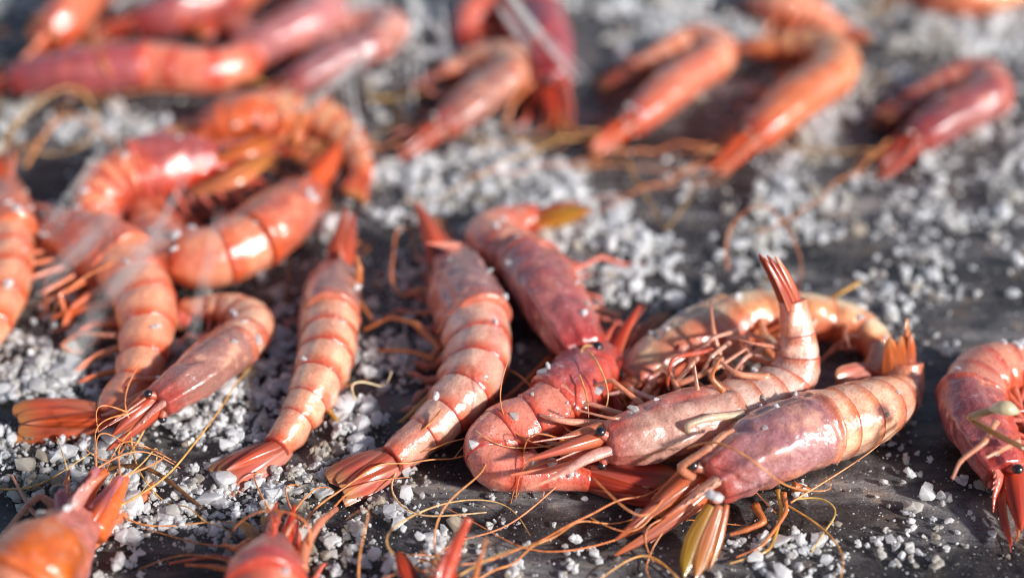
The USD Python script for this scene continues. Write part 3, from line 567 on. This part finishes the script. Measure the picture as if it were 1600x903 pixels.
# a dry brown husk lying on the right-hand shrimp
hb = at(1540, 650, .03)
hk = thing('husk', 'dry dark brown plant husk with a pale seed lying across the right-hand shrimp', 'husk', hb)
Q = curve([at(1512, 652, .026), at(1545, 672, .030), at(1600, 700, .028)], 20)
part('stalk', hk, loft(Q, [0, 0, 1], np.interp(np.linspace(0, 1, 20), [0, .2, 1], [.0005, .0012, .0010]), .0007, 10), LIMB, (.12, .06, .02), hb)
Q = curve([at(1515, 652, .029), at(1538, 644, .032), at(1555, 640, .034)], 14)
part('shoot', hk, loft(Q, [0, 0, 1], .0012, .0010, 8), LIMB, (.16, .12, .07), hb)
Q = curve([at(1545, 640, .034), at(1570, 637, .036), at(1592, 645, .034)], 14)
part('seed', hk, loft(Q, [0, 0, 1], .0024 * np.sin(np.linspace(.15, 3.0, 14)), .0020 * np.sin(np.linspace(.15, 3.0, 14)), 12), LIMB, (.50, .42, .28), hb)

# ------------------------------------------------------------------ loose feelers
def loose(path, label, col=(.60, .30, .09), r=.00036, group=None):
    pp = np.array([at(x, y, z * 1e-3) for x, y, z in path])
    tag(part('loose_feeler', None, tube(pp, r, r * .6, max(30, 12 * len(pp)), 6), THREAD, col), label, 'feeler', group)
loose([(150, 740, 3), (195, 728, 4), (232, 733, 5), (275, 760, 4), (318, 796, 2)], 'dark brown stiff feeler lying across the salt above the bottom left head', (.16, .08, .03), .0008)
loose([(0, 764, 3), (50, 760, 4), (95, 738, 5), (140, 708, 6)], 'thin yellow feeler reaching in from the left edge above the corner head', (.60, .38, .14))
loose([(1228, 788, 3), (1290, 830, 3), (1316, 870, 3), (1312, 910, 2)], 'long yellow feeler looping down to the bottom edge right of the big shrimp')
loose([(1240, 780, 3), (1290, 782, 4), (1304, 795, 4), (1292, 825, 3), (1268, 862, 2)], 'thin yellow feeler bent in a hook right of the big shrimp', (.58, .40, .14))
loose([(620, 735, 2), (616, 775, 4), (640, 798, 3), (700, 805, 3), (760, 800, 2)], 'pale thin feeler curving on the dark surface under the lower centre tail', (.62, .40, .22))
loose([(1060, 905, 1), (1010, 868, 2), (960, 888, 2), (930, 910, 1)], 'tan feeler at the bottom edge beside the yellow head flap')
loose([(890, 268, 2), (970, 258, 3), (1040, 268, 3), (1100, 262, 2)], 'brown feeler lying on the dark patch between two far shrimps', (.40, .18, .08), .0007)
loose([(1040, 360, 2), (1070, 320, 4), (1085, 280, 4)], 'tan feeler standing out in the blurred salt right of centre', (.45, .28, .12))
loose([(555, 625, 6), (552, 600, 8), (575, 598, 7), (600, 602, 5), (612, 580, 8)], 'pale curly feeler right of the straight pink shrimp', (.66, .52, .34))
loose([(30, 330, 4), (15, 210, 10), (60, 160, 16), (120, 140, 16), (150, 190, 6), (70, 240, 4), (20, 220, 8)], 'yellow feeler looped in rings at the left, behind the cut-off shrimp', (.52, .30, .10), .0006)
loose([(40, 260, 4), (110, 180, 10), (190, 240, 5), (240, 300, 5)], 'orange feeler crossing the loops at the left', (.60, .26, .09), .0006)
loose([(575, 155, 3), (640, 150, 4), (700, 140, 4)], 'yellow feeler in the upper row left of the pink shrimp', (.52, .32, .08), .0008)
loose([(1290, 470, 6), (1318, 455, 10), (1345, 440, 4)], 'yellow stub sticking up behind the arched pale shrimp', (.55, .32, .08), .0008)
loose([(430, 640, 1), (520, 610, 1), (590, 588, 1)], 'thin orange feeler resting on the salt between the two long shrimps', (.60, .26, .09))

# ------------------------------------------------------------------ salt
rng = np.random.default_rng(5)
def chunk(r, k=14, flat=.8):
    p = unit(rng.normal(size=(k, 3))) * rng.uniform(.75, 1.1, (k, 1))
    p = np.sign(p) * np.abs(p) ** .8 * np.array([1, rng.uniform(.65, 1), flat]) * r
    h = ConvexHull(p)
    f = h.simplices.copy()
    c = p.mean(0)
    for i, t in enumerate(f):
        if np.dot(np.cross(p[t[1]] - p[t[0]], p[t[2]] - p[t[0]]), p[t].mean(0) - c) < 0: f[i] = t[::-1]
    return p, f
def crystal(n):
    ms = [chunk(1.0, 18, rng.uniform(.5, .8))]
    for _ in range(n):
        a = rng.uniform(0, 6.28); q = np.array([math.cos(a), math.sin(a), rng.uniform(-.25, .45)]) * rng.uniform(.7, 1.15)
        v, f = chunk(rng.uniform(.3, .8), 13, rng.uniform(.6, .9)); ms.append((v + q, f))
    v, f = join(ms)
    return v / np.abs(v[:, :2]).max(), f
protos = [crystal(k) for k in (0, 0, 1, 1, 2, 2, 3, 4, 5, 3)]
fine = [chunk(1.0, 9, .8) for _ in range(3)]

BLOBS = [(130, 600, 200, 90, 1.0), (400, 640, 170, 110, 1.15), (300, 560, 90, 60, .6), (60, 720, 150, 60, 1.0), (240, 800, 190, 70, 1.2), (470, 790, 130, 70, 1.35), (610, 860, 90, 45, .9), (560, 690, 60, 50, .7), (640, 560, 80, 90, .75), (700, 650, 40, 30, .2),
         (600, 380, 150, 90, .9), (800, 290, 140, 60, 1.15), (940, 400, 110, 70, 1.25), (1000, 470, 60, 36, 1.1), (850, 540, 20, 20, .2), (1040, 40, 140, 70, 1.2), (1400, 70, 200, 70, 1.25), (1480, 260, 160, 50, 1.0), (1260, 285, 170, 42, .8), (1180, 390, 120, 66, .52), (1340, 380, 180, 66, .32), (1500, 440, 150, 90, .18),
         (650, 60, 80, 70, 1.1), (170, 200, 80, 50, 1.1), (20, 170, 60, 50, 1.0), (560, 240, 70, 45, .8), (660, 280, 60, 30, .8), (1290, 200, 60, 60, .8), (60, 560, 70, 60, .7), (600, 0, 900, 30, .5),
         (1300, 720, 90, 34, .20), (1340, 815, 150, 40, .16), (1280, 870, 120, 36, .34), (1520, 760, 90, 60, .10), (910, 875, 120, 34, .42), (780, 810, 60, 40, .25), (1500, 870, 120, 36, .26), (960, 800, 100, 30, .10), (1400, 660, 50, 40, .2), (1000, 640, 30, 30, .2)]
HOLES = [(880, 795, 110, 32, .7), (1340, 690, 70, 24, .55), (590, 500, 50, 50, .6), (1130, 240, 60, 40, .75), (980, 190, 60, 40, .65), (1330, 245, 50, 30, .5), (250, 770, 70, 20, .5), (330, 815, 40, 14, .5), (640, 775, 60, 20, .5), (780, 590, 40, 50, .7), (720, 760, 70, 30, .4)]
def density(x, y):
    g = lambda b: b[4] * np.exp(-((x - b[0]) / b[2]) ** 2 - ((y - b[1]) / b[3]) ** 2)
    d = .04 + sum(g(b) for b in BLOBS)
    for b in HOLES: d = d * (1 - g(b))
    return np.clip(d, 0, 1.5)

N = 155000
xy = np.c_[rng.uniform(-.30, .30, N), rng.uniform(-.17, .44, N)]
pxx, pyy = project(np.c_[xy, np.zeros(N)])
dens = density(pxx, pyy)
cl = meshkit.fbm(np.c_[xy * 60, np.zeros(N)], 3, 9)
clus = np.clip((cl - .40) * 5.5 + .5 * np.clip(dens - .5, 0, 1), .02, 1.5)
keep = (rng.random(N) < dens * clus * .80)
xy, pxx, pyy, dens, cl = xy[keep], pxx[keep], pyy[keep], dens[keep], cl[keep]
size = np.clip(rng.lognormal(math.log(.00096), .64, len(xy)), .00025, .0044)
zz = size * rng.uniform(.2, .5, len(xy)) + np.clip(dens - .4, 0, 1) * rng.uniform(0, .003, len(xy))
rot = rng.uniform(0, 2 * np.pi, len(xy))
kind = rng.integers(0, len(protos), len(xy))
dirty = (rng.random(len(xy)) < .10) | (meshkit.fbm(np.c_[xy * 35, np.ones(len(xy))], 2, 4) > .70)

inside = (pxx > -10) & (pxx < 1610) & (pyy > 520) & (pyy < 915)
shown = size / np.array([depth(p) for p in np.c_[xy, zz]])
order = np.argsort(-np.where(inside & ~dirty, shown, 0))
single = order[:150]
mask = np.ones(len(xy), bool); mask[single] = False

def quats(yaw, tilt_axis, tilt):
    q = np.zeros((len(yaw), 4))
    cy, sy, ct, st = np.cos(yaw / 2), np.sin(yaw / 2), np.cos(tilt / 2), np.sin(tilt / 2)
    ax, ay = np.cos(tilt_axis), np.sin(tilt_axis)
    q[:, 0] = ct * cy; q[:, 1] = st * (ax * cy + ay * sy); q[:, 2] = st * (ay * cy - ax * sy); q[:, 3] = ct * sy
    return q

def instancer(name, label, cat, ps, mat, pos, scl, knd, tilt=.5):
    pi = UsdGeom.PointInstancer.Define(stage, '/World/' + name)
    rel = pi.CreatePrototypesRel()
    for i, p in enumerate(ps):
        mp = usdkit.mesh(stage, f'/World/{name}/crystal_{i:03d}', p, mat)
        rel.AddTarget(mp.GetPath())
    q = quats(rng.uniform(0, 6.28, len(pos)), rng.uniform(0, 6.28, len(pos)), rng.normal(0, tilt, len(pos)))
    pi.CreatePositionsAttr(Vt.Vec3fArray.FromNumpy(pos.astype(np.float32)))
    pi.CreateScalesAttr(Vt.Vec3fArray.FromNumpy(np.repeat(scl[:, None], 3, 1).astype(np.float32)))
    pi.CreateOrientationsAttr(Vt.QuathArray([Gf.Quath(float(a), float(b), float(c), float(d)) for a, b, c, d in q]))
    pi.CreateProtoIndicesAttr(Vt.IntArray.FromNumpy(knd.astype(np.int32)))
    tag(pi, label, cat, None, 'stuff')
a = mask & ~dirty; b = mask & dirty
instancer('coarse_salt', 'coarse white salt strewn over the dark surface', 'salt', protos, SALT, np.c_[xy, zz][a], size[a], kind[a])
instancer('soiled_salt', 'yellowish salt grains and crumbs among the white salt', 'salt', protos, DIRTY, np.c_[xy, zz][b], size[b], kind[b])
# fine dust of salt
N2 = 110000
xf = np.c_[rng.uniform(-.30, .30, N2), rng.uniform(-.17, .44, N2)]
px2, py2 = project(np.c_[xf, np.zeros(N2)])
kp = rng.random(N2) < np.clip(density(px2, py2) * .45 + .16, 0, 1)
xf = xf[kp]; sf = np.clip(rng.lognormal(math.log(.00028), .4, len(xf)), .00012, .0008)
instancer('fine_salt', 'fine salt dust sprinkled between the coarse grains', 'salt', fine, SALT, np.c_[xf, sf * .4], sf, rng.integers(0, 3, len(xf)), .2)

# a hand's throw of salt still falling, in thin streams
STREAMS = [((688, 0, 45), (699, 105, 12), 1.2, 170), ((672, 30, 40), (690, 60, 30), 1.0, 60), ((655, 60, 30), (662, 128, 8), .8, 90), ((640, 90, 20), (648, 170, 3), 1.0, 80), ((575, 86, 30), (512, 135, 24), 1.8, 260), ((518, 130, 24), (486, 170, 14), 1.6, 120), ((548, 118, 24), (566, 245, 4), 1.0, 170), ((540, 130, 22), (548, 190, 10), .8, 60), ((480, 150, 24), (460, 245, 6), .9, 110),
           ((795, -10, 50), (850, 60, 30), 1.8, 320), ((850, 60, 30), (915, 130, 10), 2.4, 200), ((778, 10, 40), (824, 75, 22), 1.2, 110), ((165, 225, 40), (62, 370, 12), 1.8, 260), ((185, 330, 50), (60, 452, 20), 2.6, 420), ((262, 350, 60), (150, 480, 36), 3.0, 520), ((150, 480, 36), (78, 620, 6), 3.2, 460), ((345, 330, 40), (296, 540, 3), 1.4, 260), ((300, 260, 40), (215, 420, 20), 1.6, 200), ((1030, -10, 40), (1095, 20, 26), 2.0, 140)]
fp, fs = [], []
STREAMS = [(a, b, w * .6, c * 1.3) if a[0] > 400 else ((a[0], a[1], a[2] + 88), (b[0], b[1], b[2] + 82), w * .42, c * 1.0) for a, b, w, c in STREAMS]
for p0, p1, wd, cn in STREAMS:
    u = rng.beta(1.5, 1.5, int(cn * (4.5 if p0[0] > 400 else 2.6)))
    A, B = at(p0[0], p0[1], p0[2] * 1e-3), at(p1[0], p1[1], p1[2] * 1e-3)
    strand = rng.normal(0, 1, (5, 3))[rng.integers(0, 5, len(u))]
    q = A + (B - A) * u[:, None] + (strand * (.5 + .7 * u[:, None]) + rng.normal(0, .3, (len(u), 3))) * wd * 1e-3
    fp.append(q[q[:, 2] > .001]); fs.append(np.clip(rng.lognormal(math.log(.00024 if p0[0] > 400 else .00017), .3, len(q)), .0001, .0005)[q[:, 2] > .001])
fp, fs = np.vstack(fp), np.concatenate(fs)
instancer('falling_salt', 'thin streams of fine salt falling over the shrimps at upper left', 'salt', fine, SALT, fp, fs, rng.integers(0, 3, len(fp)), .8)

# single crystals, nearest to the viewer
cls = []
for i, p in enumerate(protos):
    cpath = f'/World/salt_forms/form_{i:03d}'
    cls.append(p)
def one_crystal(pos, sc, k, yaw, label, group):
    x = UsdGeom.Xform.Define(stage, numbered('/World/salt_crystal'))
    x.AddTranslateOp().Set(Gf.Vec3d(*map(float, pos))); x.AddRotateZOp().Set(math.degrees(yaw)); x.AddScaleOp().Set(Gf.Vec3f(float(sc)))
    pr = x.GetPrim(); pr.GetReferences().AddInternalReference(f'/Forms/form_{k:03d}'); pr.SetInstanceable(True)
    tag(pr, label, 'salt crystal', group)
stage.CreateClassPrim('/Forms')
for i, p in enumerate(protos):
    UsdGeom.Xform.Define(stage, f'/Forms/form_{i:03d}')
    usdkit.mesh(stage, f'/Forms/form_{i:03d}/crystal', p, SALT)
seeds = list(centres); CP = np.vstack([centres[k] for k in seeds]); CI = np.repeat(seeds, [len(centres[k]) for k in seeds])
def near(i):
    n = SHORT[CI[np.argmin(np.linalg.norm(CP[:, :2] - xy[i], axis=1))]]
    k = ('single', 'single', 'double', 'double', 'clumped', 'clumped', 'clumped', 'clumped', 'clumped', 'clumped')[kind[i]]
    return f'{k} white salt crystal lying beside {n}', f'{k} salt crystals beside {n}'
for i in single:
    one_crystal((xy[i, 0], xy[i, 1], zz[i]), size[i], kind[i], rot[i], *near(i))
# crystals that lie on the shells
cnt = 0
for (V, F), lab in bodies:
    fn = np.cross(V[F[:, 1]] - V[F[:, 0]], V[F[:, 2]] - V[F[:, 0]])
    ar = np.linalg.norm(fn, axis=1); fn = fn / np.maximum(ar[:, None], 1e-12)
    ce = V[F].mean(1)
    x, y = project(ce)
    ok = np.where((fn[:, 2] > .45) & (x > 0) & (x < 1600) & (y > 150) & (y < 900))[0]
    if not len(ok): continue
    big = len(F) > 2000
    for _ in range(rng.poisson(2.6 if big else .85)):
        t = ok[rng.integers(len(ok))]
        sc = rng.uniform(.0008, .0024)
        if cnt < 130:
            one_crystal(ce[t] + fn[t] * sc * .2, sc, rng.integers(5), rng.uniform(0, 6), f'white salt crystal stuck on {lab}', f'salt crystals on {lab}'); cnt += 1
# fixed ones that stand out
one_crystal(at(1112, 772, .022), .0030, 2, .4, 'grey-white salt lump covering the eye of the big lower right shrimp', None)
